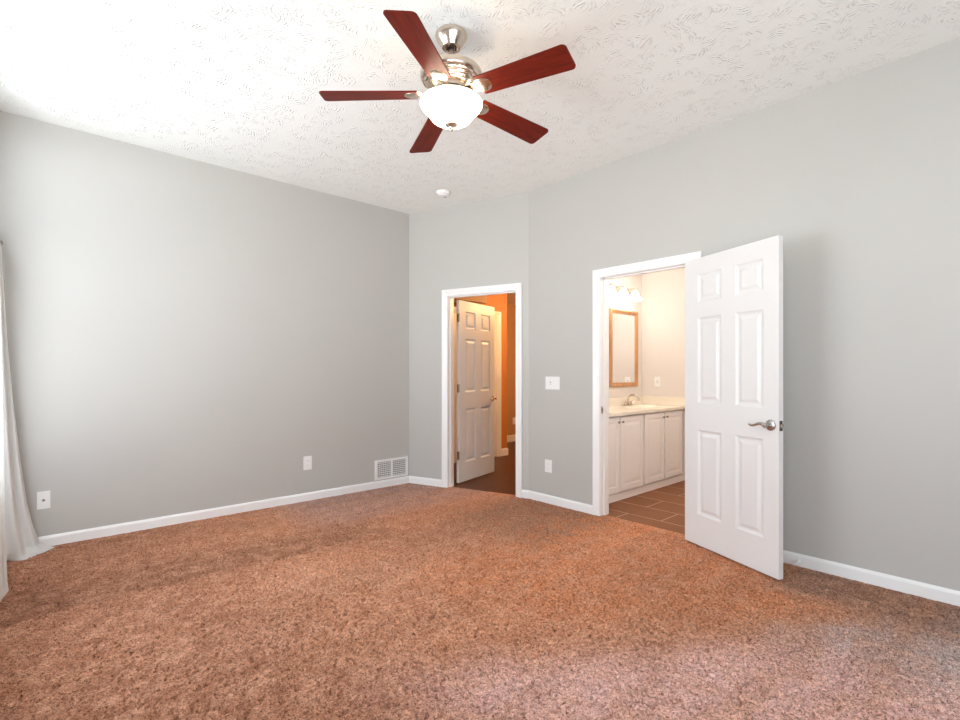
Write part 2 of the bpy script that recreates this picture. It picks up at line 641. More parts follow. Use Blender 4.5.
# door casings and jambs
def casing(name, F, s0, s1, z1, y=0.0, side=-1, w=CW, t=T, jamb=True):
    bm = bmesh.new()
    prof = [(.004, 0), (.004, .008), (.014, .010), (.020, .0075), (.030, .0085), (.048, .015), (.058, .017), (w - .004, .017), (w, .014), (w, 0)]
    rows = []
    for d, th in prof:
        yy = y + side * th
        rows.append([bm.verts.new(F @ Vector(p)) for p in ((s0 - d, yy, -.01), (s0 - d, yy, z1 + d), (s1 + d, yy, z1 + d), (s1 + d, yy, -.01))])
    for a, b in zip(rows, rows[1:]):
        for i in range(3):
            bm.faces.new((a[i], a[i + 1], b[i + 1], b[i]))
    if jamb:
        for (a, b) in (((s0 - .02, 0, -.01), (s0, t, z1)), ((s1, 0, -.01), (s1 + .02, t, z1)), ((s0 - .02, 0, z1), (s1 + .02, t, z1 + .02))):
            add_box(bm, a, b, F)
    return tag(link_mesh(name, bm, 'trim'), kind='structure')


c1 = casing('trim_1', F_ANG, D1A, D1B, DZ)
c2 = casing('trim_2', F_MAIN, D2A, D2B, DZ)
# stops inside the jambs
bm = bmesh.new()
for a, b in (((D1A, .035, 0), (D1A + .011, .07, DZ)), ((D1B - .011, .035, 0), (D1B, .07, DZ)), ((D1A, .035, DZ - .011), (D1B, .07, DZ))):
    add_box(bm, a, b, F_ANG)
link_mesh('stop', bm, 'trim', c1)
bm = bmesh.new()
for a, b in (((D2A, .045, 0), (D2A + .011, .08, DZ)), ((D2B - .011, .045, 0), (D2B, .08, DZ)), ((D2A, .045, DZ - .011), (D2B, .08, DZ))):
    add_box(bm, a, b, F_MAIN)
link_mesh('stop', bm, 'trim', c2)
bm = box((D2B - .0015, .012, .875), (D2B + .001, .040, .935), F_MAIN)
link_mesh('strike_plate', bm, 'nickel', c2)
bm = box((D2B - .0025, .020, .892), (D2B, .034, .918), F_MAIN)
link_mesh('strike_hole', bm, 'slot', c2)
link_mesh('strike_plate', box((D1B - .0015, .075, .885), (D1B + .001, .105, .945), F_ANG), 'nickel', c1)


# six-panel doors
PX = [0, .125, .337, .453, .661, .766]
PZ = [0, .212, .808, .996, 1.592, 1.702, 1.898, 2.012]


def six_panel(bm_leaf, width, thick):
    """leaf with panel holes; returns list of panel bmeshes. local: x from hinge, y thickness 0..thick, z"""
    xs = [x * width / .766 for x in PX]
    panels = []
    bm = bm_leaf
    grid = {}

    def V(i, k, y):
        key = (i, k, y)
        if key not in grid:
            grid[key] = bm.verts.new((xs[i], y, PZ[k]))
        return grid[key]
    holes = {(i, k) for i in (1, 3) for k in (1, 3, 5)}
    for y in (0, thick):
        for i in range(5):
            for k in range(7):
                if (i, k) not in holes:
                    bm.faces.new((V(i, k, y), V(i + 1, k, y), V(i + 1, k + 1, y), V(i, k + 1, y)))
    for k in range(7):
        for i in (0, 5):
            bm.faces.new((V(i, k, 0), V(i, k + 1, 0), V(i, k + 1, thick), V(i, k, thick)))
    for i in range(5):
        for k in (0, 7):
            bm.faces.new((V(i, k, 0), V(i + 1, k, 0), V(i + 1, k, thick), V(i, k, thick)))
    for (i, k) in sorted(holes):
        pb = bmesh.new()
        for y, sg in ((0, 1), (thick, -1)):
            rings = []
            for ins, dep in ((0, 0), (.004, .003), (.011, .0085), (.018, .010), (.026, .0095), (.036, .006), (.044, .0025), (.047, .0020)):
                yy = y + sg * dep
                rings.append([pb.verts.new(p) for p in ((xs[i] + ins, yy, PZ[k] + ins), (xs[i + 1] - ins, yy, PZ[k] + ins),
                                                        (xs[i + 1] - ins, yy, PZ[k + 1] - ins), (xs[i] + ins, yy, PZ[k + 1] - ins))])
            for a, b in zip(rings, rings[1:]):
                for q in range(4):
                    pb.faces.new((a[q], a[(q + 1) % 4], b[(q + 1) % 4], b[q]))
            pb.faces.new(rings[-1])
        panels.append(pb)
    return panels


def lever(parent, x, z, y, sg, hand=-1, mat='steel'):
    """round rose with a wavy lever on face y, pointing along hand*x"""
    Mx = Matrix(((1, 0, 0, x), (0, 0, sg, y), (0, 1, 0, z), (0, 0, 0, 1)))
    bm = lathe([(0, 0), (.033, 0), (.034, .003), (.031, .009), (.020, .013), (.012, .014), (.011, .030), (.013, .040), (.015, .050), (.012, .056), (0, .058)], 28, cap=False, mat=Mx)
    yy = y + sg * .048
    pts, rad = [], []
    for q in range(15):
        u = q / 14
        pts.append((x + hand * u * .118, yy - sg * .006 * u, z + .004 + .009 * math.sin(u * 6.0) * (u ** .4) - .005 * u))
        rad.append(.0115 - .0055 * u)
    h = link_mesh('door_handle', bm, mat, parent, 40)
    link_mesh('lever', tube(pts, rad, 12), mat, h, True)
    return h


def hinge_set(parent, x, y, zs, wx=.03):
    for z in zs:
        bm = tube([(x, y, z - .045), (x, y, z + .045)], .007, 10)
        add_box(bm, (x - .0015, y, z - .044), (x + .0015, y + wx, z + .044))
        link_mesh('hinge', bm, 'hinge', parent, 40)


def room_door(name, label, loc, dirv, width, thick, flip, latch=True):
    ang = math.atan2(dirv[1], dirv[0])
    o = thing(name, label, 'door', loc, ang, kind='structure')
    bm = bmesh.new()
    pans = six_panel(bm, width, thick)
    link_mesh('leaf', bm, 'door', o)
    for pb in pans:
        link_mesh('panel', pb, 'door', o)
    xk, zk = width - .052, .897
    lever(o, xk, zk, thick, 1)
    lever(o, xk, zk, 0, -1)
    if latch:
        link_mesh('latch_plate', box((width - .0005, thick / 2 - .012, zk - .03), (width + .0012, thick / 2 + .012, zk + .03)), 'slot', o)
        link_mesh('latch_bolt', box((width, thick / 2 - .008, zk - .011), (width + .011, thick / 2 + .009, zk + .011)), 'nickel', o)
    return o


# bathroom door: open into the bedroom, leaf standing in front of the right wall.
# local y axis must point from the seen face back to the wall: dir (-.368,-.93) -> left normal = (.93,-.368)
dx, dy = -.3827, -.9239
door2 = room_door('door_2', 'white six panel bathroom door standing open in front of the right wall', (3.548, 1.700, .017), (dx, dy), .759, .035, False)
hinge_set(door2, .0, .042, (.28, 1.03, 1.80))
# hall door: opens away into the hall, seen face on the side of the opening
hd = Vector((.9613, .2756, 0)).normalized()
door1 = room_door('door_1', 'white six panel bedroom door swung open into the orange hall', (3.53, 4.235, .012), (hd.x, hd.y), .77, .035, True)
hinge_set(door1, -.006, -.004, (.30, 1.04, 1.815), .028)

# ------------------------------------------------------------------ bathroom shell
XB, YV, YN = 5.57, 3.21, .75
BH = 2.45
tag(link_mesh('floor_bath', box((XM + .045, YN - T, -.05), (XB + T, YV + T, -.004)), 'tile'), kind='structure')
link = link_mesh('trim_3', box((XM + .035, D2A, -.02), (XM + .065, D2B, .002)), M['hinge'])
tag(link, kind='structure')
wall('wall_bath_back', frame_mat((0, YV, 0), (1, 0, 0), (0, 1, 0)), XM + T, XB + T, H, 'bath_wall', t=.08)
wall('wall_bath_right', frame_mat((XB, 0, 0), (0, 1, 0), (1, 0, 0)), YN - T, YV, H, 'bath_wall')
wall('wall_bath_front', frame_mat((0, YN, 0), (1, 0, 0), (0, -1, 0)), XM + T, XB, H, 'bath_wall')
wall('wall_bath_door', frame_mat((XM + T, 0, 0), (0, 1, 0), (1, 0, 0)), YN, YV, H, 'bath_wall', [(D2A - .02, D2B + .02, 0, DZ + .02)], t=.008)
tag(link_mesh('ceiling_bath', box((XM + T, YN, BH), (XB, YV, BH + .05)), 'trim'), kind='structure')
casing('trim_4', F_MAIN, D2A, D2B, DZ, y=T + .008, side=1, jamb=False)
baseboard('baseboard_bath', frame_mat((XB, 0, 0), (0, 1, 0), (1, 0, 0)), YN, 2.655, .085)

# vanity
VF = 2.655


def raised_door(x0, x1, z0, z1, y, t=.019):
    bm = bmesh.new()
    add_box(bm, (x0, y, z0), (x1, y + t, z1))
    bm.faces.ensure_lookup_table()
    front = [f for f in bm.faces if abs(f.calc_center_median().y - y) < 1e-6]
    bmesh.ops.delete(bm, geom=front, context='FACES_ONLY')
    rings = []
    for ins, dep in ((0, .003), (.003, 0), (.052, 0), (.055, .005), (.062, .006), (.072, .005), (.088, .0005), (.091, 0)):
        rings.append([bm.verts.new(p) for p in ((x0 + ins, y + dep, z0 + ins), (x1 - ins, y + dep, z0 + ins), (x1 - ins, y + dep, z1 - ins), (x0 + ins, y + dep, z1 - ins))])
    for a, b in zip(rings, rings[1:]):
        for q in range(4):
            bm.faces.new((a[q], a[(q + 1) % 4], b[(q + 1) % 4], b[q]))
    bm.faces.new(rings[-1])
    bmesh.ops.remove_doubles(bm, verts=bm.verts, dist=1e-5)
    return bm


def vanity_cabinet(label, x0, x1, splits):
    o = thing('vanity_cabinet', label, 'cabinet', ((x0 + x1) / 2, VF, 0), 0, 'white vanity cabinets')
    cx = (x0 + x1) / 2
    bm = bmesh.new()
    a, b = x0 - cx, x1 - cx
    add_box(bm, (a, .021, .075), (a + .016, .53, .815))
    add_box(bm, (b - .016, .021, .075), (b, .53, .815))
    add_box(bm, (a + .016, .021, .075), (b - .016, .53, .093))
    add_box(bm, (a + .016, .518, .093), (b - .016, .53, .815))
    add_box(bm, (a + .016, .021, .790), (b - .016, .040, .815))
    add_box(bm, (-.03, .021, .093), (.03, .040, .790))
    add_box(bm, (a, .035, 0), (b, .53, .075))
    link_mesh('body', bm, 'cabinet', o)
    link_mesh('base_board', box((x0 - cx, .018, -.003), (x1 - cx, .034, .072)), 'cabinet', o, bevel=.002)
    (a0, a1), (b0, b1) = splits
    for (p, q, kx) in ((a0, a1, a1 - .028), (b0, b1, b0 + .028)):
        d = link_mesh('door', raised_door(p - cx, q - cx, .088, .802, 0.0), 'cabinet', o)
        Mx = Matrix(((1, 0, 0, kx - cx), (0, 0, -1, 0), (0, 1, 0, .752), (0, 0, 0, 1)))
        k = link_mesh('knob', lathe([(0, .024), (.009, .022), (.013, .016), (.009, .009), (.006, .004), (.008, 0), (0, 0)], 16, cap=False, mat=Mx), 'bronze', d, 40)
    return o


vanity_cabinet('white vanity cabinet nearer the doorway with two raised panel doors', XM + T + .01, 4.655, ((3.79, 4.208), (4.220, 4.640)))
vanity_cabinet('white vanity cabinet against the far bathroom wall with two raised panel doors', 4.655, XB - .004, ((4.672, 5.070), (5.086, 5.480)))

o = thing('vanity_countertop', 'ivory countertop with backsplash and molded sink over the white cabinets', 'countertop', (4.65, VF, .817))
x0, x1 = XM + T + .009 - 4.65, XB - .003 - 4.65
bm = bmesh.new()
ecx, ecy, ea, eb = 5.10 - 4.65, .29, .23, .165
n = 64
y0, y1 = -.02, .550
outer, inner = [], []
for i in range(n):
    a = 2 * math.pi * i / n
    c, s_ = math.cos(a), math.sin(a)
    hx, hx0 = (x1 - ecx), (x0 - ecx)
    ks = []
    ks.append(((x1 if c > 0 else x0) - ecx) / c if abs(c) > 1e-6 else 1e9)
    ks.append(((y1 if s_ > 0 else y0) - ecy) / s_ if abs(s_) > 1e-6 else 1e9)
    k = min(ks)
    outer.append((ecx + k * c, ecy + k * s_))
    inner.append((ecx + ea * c, ecy + eb * s_))
tz, bz = .028, 0.0
vo = [bm.verts.new((p[0], p[1], tz)) for p in outer]
vi = [bm.verts.new((p[0], p[1], tz)) for p in inner]
vb = [bm.verts.new((p[0], p[1], bz)) for p in outer]
for i in range(n):
    j = (i + 1) % n
    bm.faces.new((vo[i], vo[j], vi[j], vi[i]))
    bm.faces.new((vo[i], vo[j], vb[j], vb[i]))
link_mesh('slab', bm, 'counter', o)
bm = bmesh.new()
rings = []
for f_, z in ((1, tz), (.97, tz - .006), (.9, tz - .03), (.75, tz - .08), (.5, tz - .115), (.2, tz - .125)):
    rings.append([bm.verts.new((ecx + ea * f_ * math.cos(2 * math.pi * i / n), ecy + eb * f_ * math.sin(2 * math.pi * i / n), z)) for i in range(n)])
for a, b in zip(rings, rings[1:]):
    for i in range(n):
        j = (i + 1) % n
        bm.faces.new((a[i], a[j], b[j], b[i]))
bm.faces.new(rings[-1])
link_mesh('basin', bm, 'counter', o, True)
link_mesh('backsplash', box((x0, .530, tz), (x1, .550, tz + .095)), 'counter', o, bevel=.003)
link_mesh('side_splash', box((x1 - .018, -.02, tz), (x1, .530, tz + .095)), 'counter', o, bevel=.003)

# faucet
o = thing('sink_faucet', 'chrome bathroom faucet with arched spout behind the sink', 'faucet', (5.14, VF + .478, .845))
bm = bmesh.new()
add_box(bm, (-.08, -.026, 0), (.08, .026, .012))
link_mesh('base_plate', bm, 'nickel', o, bevel=.005)
pts = []
for q in range(14):
    a = math.pi * q / 13
    pts.append((0, -.065 + .065 * math.cos(a), .075 + .05 * math.sin(a)))
link_mesh('spout', tube([(0, 0, .01), (0, 0, .05)] + pts + [(0, -.132, .055)], .011, 12), 'nickel', o, True)
for sgn in (-1, 1):
    bm = lathe([(.018, .012), (.016, .03), (.012, .045), (0, .05)], 16, c=(sgn * .055, 0), cap=False)
    add_tube(bm, [(sgn * .055, 0, .045), (sgn * .085, -.02, .062)], [.006, .004], 8)
    link_mesh('handle', bm, 'nickel', o, 40)

# framed mirror
o = thing('framed_mirror', 'oak framed rectangular mirror on the bathroom wall over the vanity', 'mirror', (5.16, YV, 1.505))
bm = bmesh.new()
w, h = .29, .445
prof = [(0, 0), (0, -.022), (.010, -.030), (.026, -.027), (.034, -.018), (.046, -.016), (.052, -.008), (.052, 0)]
rows = []
for d, y in prof:
    rows.append([bm.verts.new(p) for p in ((-w + d, y, -h + d), (w - d, y, -h + d), (w - d, y, h - d), (-w + d, y, h - d))])
for a, b in zip(rows, rows[1:]):
    for q in range(4):
        bm.faces.new((a[q], a[(q + 1) % 4], b[(q + 1) % 4], b[q]))
link_mesh('frame', bm, 'oak', o)
link_mesh('glass', box((-w + .045, -.009, -h + .045), (w - .045, -.004, h - .045)), 'mirror', o)

# vanity light with bell shades
o = thing('vanity_light', 'bright bathroom bar light with bell shades above the oak mirror', 'light', (4.98, YV, 2.16))
bm = box((-.34, -.025, -.035), (.34, -.0, .045))
link_mesh('backplate', bm, 'nickel', o, bevel=.006)
for k, xx in enumerate((-.24, 0, .24)):
    bm = tube([(xx, -.02, .01), (xx, -.07, .035), (xx, -.11, .03), (xx, -.115, .005)], .009, 10)
    arm = link_mesh('arm', bm, 'nickel', o, True)
    bm = lathe([(.020, .010), (.030, 0), (.040, -.025), (.050, -.055), (.066, -.085), (.082, -.10), (.079, -.10), (.062, -.08), (.046, -.05), (.030, -.01)], 28, c=(xx, -.115), cap=False)
    link_mesh('shade', bm, 'shade', o, True)
    l = bpy.data.lights.new('vanity_bulb', 'POINT')
    l.energy = BATH_W / 3
    l.color = (1.0, .93, .84)
    l.shadow_soft_size = .05
    lo = bpy.data.objects.new('vanity_bulb', l)
    COL.objects.link(lo)
    lo.parent = o
    lo.location = (xx, -.13, -.16)


# unseen dome lamp added on the bathroom ceiling to brighten cabinets and walls
BATH_FILL_W = 21.0
o = thing('bathroom_fill_light', 'added unseen dome lamp brightening the bathroom from its ceiling', 'light', (4.5, 1.75, BH))
link_mesh('base', lathe([(.15, 0), (.15, -.02), (0, -.02)], 32, cap=False), 'nickel', o)
link_mesh('dome', lathe([(.14, -.02), (.13, -.05), (.09, -.085), (0, -.10)], 32, cap=False), 'shade', o, True)
l = bpy.data.lights.new('bathroom_fill_bulb', 'POINT')
l.energy, l.color, l.shadow_soft_size = BATH_FILL_W, (1.0, .91, .80), .08
lo = bpy.data.objects.new('bathroom_fill_bulb', l)
lo.location = (4.5, 1.75, BH - .2)
COL.objects.link(lo)

# ------------------------------------------------------------------ hall beyond door 1
YH = 5.28
HH = 2.44
FH = frame_mat((0, YH, 0), (1, 0, 0), (0, 1, 0))
HALL = ((CX + N1.x * .045 - .35 * D1.x, CY + N1.y * .045 - .35 * D1.y), (BX + N1.x * .045, BY + N1.y * .045), (7.7, BY + .015), (7.7, 7.1), (2.9, 7.1), (2.9, 5.1))


def hall_slab(z0, z1, off=0):
    bm = bmesh.new()
    ox, oy = N1.x * off, N1.y * off
    pts = [(x + (ox if i < 2 else 0), y + (oy if i < 2 else 0)) for i, (x, y) in enumerate(HALL)]
    lo = [bm.verts.new((x, y, z0)) for x, y in pts]
    hi = [bm.verts.new((x, y, z1)) for x, y in pts]
    bm.faces.new(lo)
    bm.faces.new(hi)
    for i in range(len(pts)):
        j = (i + 1) % len(pts)
        bm.faces.new((lo[i], lo[j], hi[j], hi[i]))
    return bm


tag(link_mesh('floor_hall', hall_slab(-.06, -.006), 'hall_floor'), kind='structure')
wall('wall_hall_left', FH, 2.95, 5.329, H, 'hall_wall', t=.10)
wall('wall_hall_far', frame_mat((0, 6.25, 0), (1, 0, 0), (0, 1, 0)), 5.2, 7.7, H, 'hall_beige')
wall('wall_hall_end', frame_mat((7.6, 0, 0), (0, 1, 0), (1, 0, 0)), BY, 6.3, H, 'hall_beige')
wall('wall_hall_right', frame_mat((0, YV + .08, 0), (1, 0, 0), (0, -1, 0)), XM + .05, 7.7, H, 'hall_beige', t=.06)
wall('wall_hall_near', frame_mat((2.95, 0, 0), (0, 1, 0), (1, 0, 0)), CY + T, YH, H, 'hall_beige', t=.08)
wall('wall_hall_return', frame_mat((5.229, 0, 0), (0, 1, 0), (1, 0, 0)), YH + .1, 6.25, H, 'hall_wall', t=.1)
tag(link_mesh('ceiling_hall', hall_slab(HH, HH + .05, .06), 'trim'), kind='structure')
tag(link_mesh('trim_5', box((3.03, 4.98, 2.17), (4.64, YH, HH)), 'hall_beige'), kind='structure')
casing('trim_6', FH, 4.30, 5.115, DZ, y=0, side=-1, w=.082, jamb=False)
tag(link_mesh('door_3', box((4.30, -.006, 0), (5.115, .0, DZ), FH), 'door'), 'white closed door along the orange hall wall', None, None, 'structure')
baseboard('baseboard_hall', FH, 5.197, 5.341, .10, 0, .016)
baseboard('baseboard_far', frame_mat((0, 6.25, 0), (1, 0, 0), (0, 1, 0)), 5.33, 7.6, .11, 0, .016)


def spot(name, loc, w, col, size=.08):
    l = bpy.data.lights.new(name, 'POINT')
    l.energy, l.color, l.shadow_soft_size = w, col, size
    o = bpy.data.objects.new(name, l)
    o.location = loc
    COL.objects.link(o)


# dome lamp on the hall ceiling, out of sight from the bedroom
o = thing('hall_ceiling_light', 'round dome lamp on the hall ceiling', 'light', (5.7, 4.0, HH))
link_mesh('base', lathe([(.15, 0), (.15, -.02), (0, -.02)], 32, cap=False), 'nickel', o)
link_mesh('dome', lathe([(.14, -.02), (.13, -.05), (.09, -.085), (0, -.10)], 32, cap=False), 'shade', o, True)
spot('hall_bulb', (5.7, 4.0, HH - .17), HALL_W, (1.0, .55, .22))

# ------------------------------------------------------------------ ceiling fan
FX, FY = 1.640, 2.031
fan = thing('ceiling_fan', 'ceiling fan with five cherry blades, nickel motor and lit frosted bowl', 'ceiling fan', (FX, FY, 0))
link_mesh('canopy', lathe([(.078, H - .001), (.083, H - .006), (.083, H - .013), (.076, H - .030), (.064, H - .050), (.052, H - .066), (.047, H - .074), (.040, H - .076), (.034, H - .074), (.026, H - .058), (0, H - .055)], 40, cap=False), 'nickel', fan, 35)
bm = lathe([(.024, H - .078), (.026, H - .066), (.0, H - .060)], 20, cap=False)
add_tube(bm, [(0, 0, H - .068), (0, 0, 2.80)], .0135, 16)
link_mesh('downrod', bm, 'bronze', fan, 40)
prof = [(.018, 2.828), (.032, 2.826), (.038, 2.804), (.060, 2.802), (.110, 2.798), (.142, 2.792), (.156, 2.783), (.161, 2.770), (.161, 2.758), (.158, 2.750), (.153, 2.744),
        (.148, 2.740), (.142, 2.737), (.140, 2.732), (.134, 2.727), (.128, 2.724), (.126, 2.719), (.119, 2.713), (.112, 2.710), (.110, 2.705), (.102, 2.700), (.094, 2.697), (.090, 2.694), (.090, 2.680),
        (.070, 2.678), (.070, 2.666), (.0, 2.666)]
link_mesh('motor_housing', lathe(prof, 64, cap=False), 'nickel', fan, 35)
link_mesh('light_fitter', lathe([(.060, 2.672), (.092, 2.667), (.114, 2.660), (.118, 2.648), (.112, 2.631), (.0, 2.631)], 48, cap=False), 'nickel', fan, 35)
bowl = link_mesh('glass_bowl', lathe([(.116, 2.634), (.142, 2.634), (.155, 2.630), (.161, 2.621), (.159, 2.610), (.150, 2.598), (.137, 2.587), (.127, 2.577), (.119, 2.565), (.110, 2.551), (.098, 2.538), (.078, 2.527), (.050, 2.519), (.02, 2.517), (0, 2.517)], 56, cap=False), 'bowl', fan, True)
fin = link_mesh('finial', lathe([(.0, 2.522), (.030, 2.520), (.034, 2.515), (.030, 2.508), (.016, 2.502), (.009, 2.494), (.010, 2.487), (.005, 2.480), (0, 2.477)], 24, cap=False), 'nickel', fan, True)
# vent slots around the motor
for k in range(10):
    a = 2 * math.pi * (k + .5) / 10
    for r0, z0 in ((.147, 2.738), (.132, 2.7245), (.117, 2.7105)):
        pts = [(r0 * math.cos(a + t), r0 * math.sin(a + t), z0) for t in np.linspace(-.19, .19, 7)]
        link_mesh('vent_slot', tube(pts, .0034, 6), 'bronze', fan, True)

PITCH = R(12.5)
BZ = 2.670


def blade_outline():
    pts = []
    r0, r1, w0, w1, cr = .176, .664, .060, .074, .022
    # leading edge out, rounded tip, trailing edge back, semicircular notch at the root
    pts.append((r0, -w0))
    for q in range(7):
        a = R(-90 + 90 * q / 6)
        pts.append((r1 - cr + cr * math.cos(a), -w1 + cr + cr * math.sin(a)))
    for q in range(7):
        a = R(0 + 90 * q / 6)
        pts.append((r1 - cr + cr * math.cos(a), w1 - cr + cr * math.sin(a)))
    pts.append((r0, w0))
    for q in range(13):
        a = R(90 - 180 * q / 12)
        pts.append((r0 + .058 * math.cos(a), .040 * math.sin(a)))
    return pts


blademe = None
for k in range(5):
    th = R(212.8) + k * 2 * math.pi / 5
    Rz = Matrix.Rotation(th, 4, 'Z')
    Rp = Matrix.Translation((0, 0, BZ)) @ Matrix.Rotation(R(2.4), 4, 'Y') @ Matrix.Rotation(-PITCH, 4, 'X')
    if blademe is None:
        bm = bmesh.new()
        ol = blade_outline()
        lo_ = [bm.verts.new((x, y, -.003)) for x, y in ol]
        hi_ = [bm.verts.new((x, y, .003)) for x, y in ol]
        bm.faces.new(lo_)
        bm.faces.new(hi_)
        for i in range(len(ol)):
            j = (i + 1) % len(ol)
            bm.faces.new((lo_[i], lo_[j], hi_[j], hi_[i]))
        bmesh.ops.triangulate(bm, faces=[f for f in bm.faces if len(f.verts) > 4])
        b = link_mesh('blade', bm, 'cherry', fan)
        blademe = b.data
        # bracket: arm from the flywheel, opening to an oval medallion in the blade's notch
        bm = bmesh.new()
        sec = []
        for q in range(13):
            u = q / 12
            r = .075 + .105 * u
            hw = .016 + .022 * u * u
            z = .022 * (1 - u) ** 1.6
            sec.append([bm.verts.new((r, sy * hw, z + sz * .004 - .002)) for sy, sz in ((-1, -1), (1, -1), (1, 1), (-1, 1))])
        for a_, b_ in zip(sec, sec[1:]):
            for i in range(4):
                j = (i + 1) % 4
                bm.faces.new((a_[i], a_[j], b_[j], b_[i]))
        bm.faces.new(sec[0])
        bm.faces.new(sec[-1])
        add_lathe(bm, [(0, -.010), (.020, -.0095), (.033, -.007), (.043, -.003), (.045, .002), (.030, .005), (0, .005)], 28, cap=False, mat=Matrix.Translation((.192, 0, -.001)) @ Matrix.Diagonal((1.18, 1, 1, 1)))
        bk = link_mesh('blade_bracket', bm, 'nickel', b, 40)
        brme = bk.data
    else:
        b = bpy.data.objects.new('blade', blademe)
        COL.objects.link(b)
        b.parent = fan
        bk = bpy.data.objects.new('blade_bracket', brme)
        COL.objects.link(bk)
        bk.parent = b
    b.matrix_local = Rz @ Rp

# smoke detector
o = thing('smoke_detector', 'round white smoke detector on the ceiling near the corner', 'smoke detector', (3.02, 3.86, H))
link_mesh('body', lathe([(.070, 0), (.070, -.012), (.064, -.026), (.050, -.034), (0, -.036)], 36, cap=False), 'plate', o, 40)
link_mesh('vent_ring', lathe([(.045, -.034), (.043, -.040), (.030, -.044), (0, -.045)], 30, cap=False), 'plate', o, 40)
link_mesh('test_button', lathe([(.012, -.043), (.011, -.048), (0, -.049)], 16, c=(.018, 0), cap=False), 'grey_slot', o, 40)


# ------------------------------------------------------------------ plates on the walls
def plate_thing(name, label, cat, F, s, z, w, h, group=None):
    o = thing(name, label, cat, (0, 0, 0), 0, group)
    o.matrix_world = F @ Matrix.Translation((s, 0, z))
    link_mesh('cover_plate', box((-w / 2, -.006, -h / 2), (w / 2, 0, h / 2)), 'plate', o, bevel=.0025)
    return o


def outlet(label, F, s, z, w=.078, h=.122):
    o = plate_thing('wall_outlet', label, 'outlet', F, s, z, w, h, 'white wall outlets')
    for zz in (-.021, .021):
        bm = bmesh.new()
        n = 24
        ring = []
        for y in (-.0085, -.005):
            ring.append([bm.verts.new((.0165 * math.cos(2 * math.pi * i / n), y, zz + max(-.0125, min(.0125, .0165 * math.sin(2 * math.pi * i / n))))) for i in range(n)])
        bm.faces.new(ring[0])
        for i in range(n):
            j = (i + 1) % n
            bm.faces.new((ring[0][i], ring[0][j], ring[1][j], ring[1][i]))
        rc = link_mesh('receptacle', bm, 'plate', o)
        bm = bmesh.new()
        add_box(bm, (-.008, -.0092, zz - .003), (-.0058, -.0084, zz + .005))
        add_box(bm, (.0058, -.0092, zz - .002), (.008, -.0084, zz + .005))
        add_box(bm, (-.0022, -.0092, zz - .0095), (.0022, -.0084, zz - .0055))
        link_mesh('slots', bm, 'grey_slot', rc)
    return o


outlet('white double outlet on the left wall between the corner vent and the curtain', F_LEFT, 1.998, .362, .082, .130)
outlet('white double outlet low on the wall between the two doorways', F_MAIN, 3.050, .351, .082, .118)
outlet('small white outlet low on the far hall wall beyond the bedroom door', frame_mat((0, 6.25, 0), (1, 0, 0), (0, 1, 0)), 6.49, .36, .08, .12)
o = plate_thing('cable_plate', 'white cable jack plate on the left wall beside the curtain', 'wall plate', F_LEFT, .0955, .333, .072, .124)
Mx = Matrix(((1, 0, 0, 0), (0, 0, -1, -.005), (0, 1, 0, 0), (0, 0, 0, 1)))
link_mesh('jack', lathe([(.009, 0), (.009, .004), (.0055, .005), (.0055, .011), (0, .011)], 16, cap=False, mat=Mx), 'bronze', o, 40)


def switch(label, F, s, z, w, h, offs):
    o = plate_thing('light_switch', label, 'light switch', F, s, z, w, h)
    for x in offs:
        link_mesh('toggle', box((-.005 + x, -.016, -.010), (.005 + x, -.005, .003)), 'plate', o, bevel=.0015)
        link_mesh('toggle_slot', box((-.007 + x, -.0068, -.014), (.007 + x, -.0058, .014)), 'grey_slot', o)
    return o


switch('wide white switch plate with one toggle on the wall between the two doorways', F_MAIN, 3.0, 1.128, .168, .120, (.023,))
switch('white switch plate on the pale bathroom wall beyond the mirror', frame_mat((XB, 0, 0), (0, 1, 0), (1, 0, 0)), 3.003, 1.113, .076, .118, (0,))

# return air grille
o = thing('wall_vent', 'white two panel louvered air vent low on the left wall at the corner', 'vent')
o.matrix_world = F_LEFT @ Matrix.Translation((2.931, 0, .194))
w, h = .207, .104
bm = bmesh.new()
for a, b in (((-w, -.012, -h), (-w + .03, 0, h)), ((w - .03, -.012, -h), (w, 0, h)), ((-w + .03, -.012, h - .022), (w - .03, 0, h)), ((-w + .03, -.012, -h), (w - .03, 0, -h + .022)), ((-.011, -.012, -h + .022), (.011, 0, h - .022))):
    add_box(bm, a, b)
link_mesh('frame', bm, 'plate', o, bevel=.002)
link_mesh('duct_back', box((-w + .028, -.0022, -h + .02), (w - .028, -.0008, h - .02)), 'duct', o)
for sgn in (-1, 1):
    bm = bmesh.new()
    xa, xb = (.011, w - .03) if sgn > 0 else (-w + .03, -.011)
    for k in range(8):
        zc = -h + .033 + k * (2 * h - .066) / 7
        vs = [(-.0115, zc - .0052), (-.010, zc - .0066), (-.003, zc + .0045), (-.0045, zc + .0060)]
        a = [bm.verts.new((xa, y, z)) for y, z in vs]
        b = [bm.verts.new((xb, y, z)) for y, z in vs]
        for i in range(4):
            j = (i + 1) % 4
            bm.faces.new((a[i], a[j], b[j], b[i]))
        bm.faces.new(a)
        bm.faces.new(b)
    for k in range(1, 7):
        xx = xa + (xb - xa) * k / 7
        add_box(bm, (xx - .0020, -.0118, -h + .022), (xx + .0020, -.0104, h - .022))
    link_mesh('louvers', bm, 'louver', o)

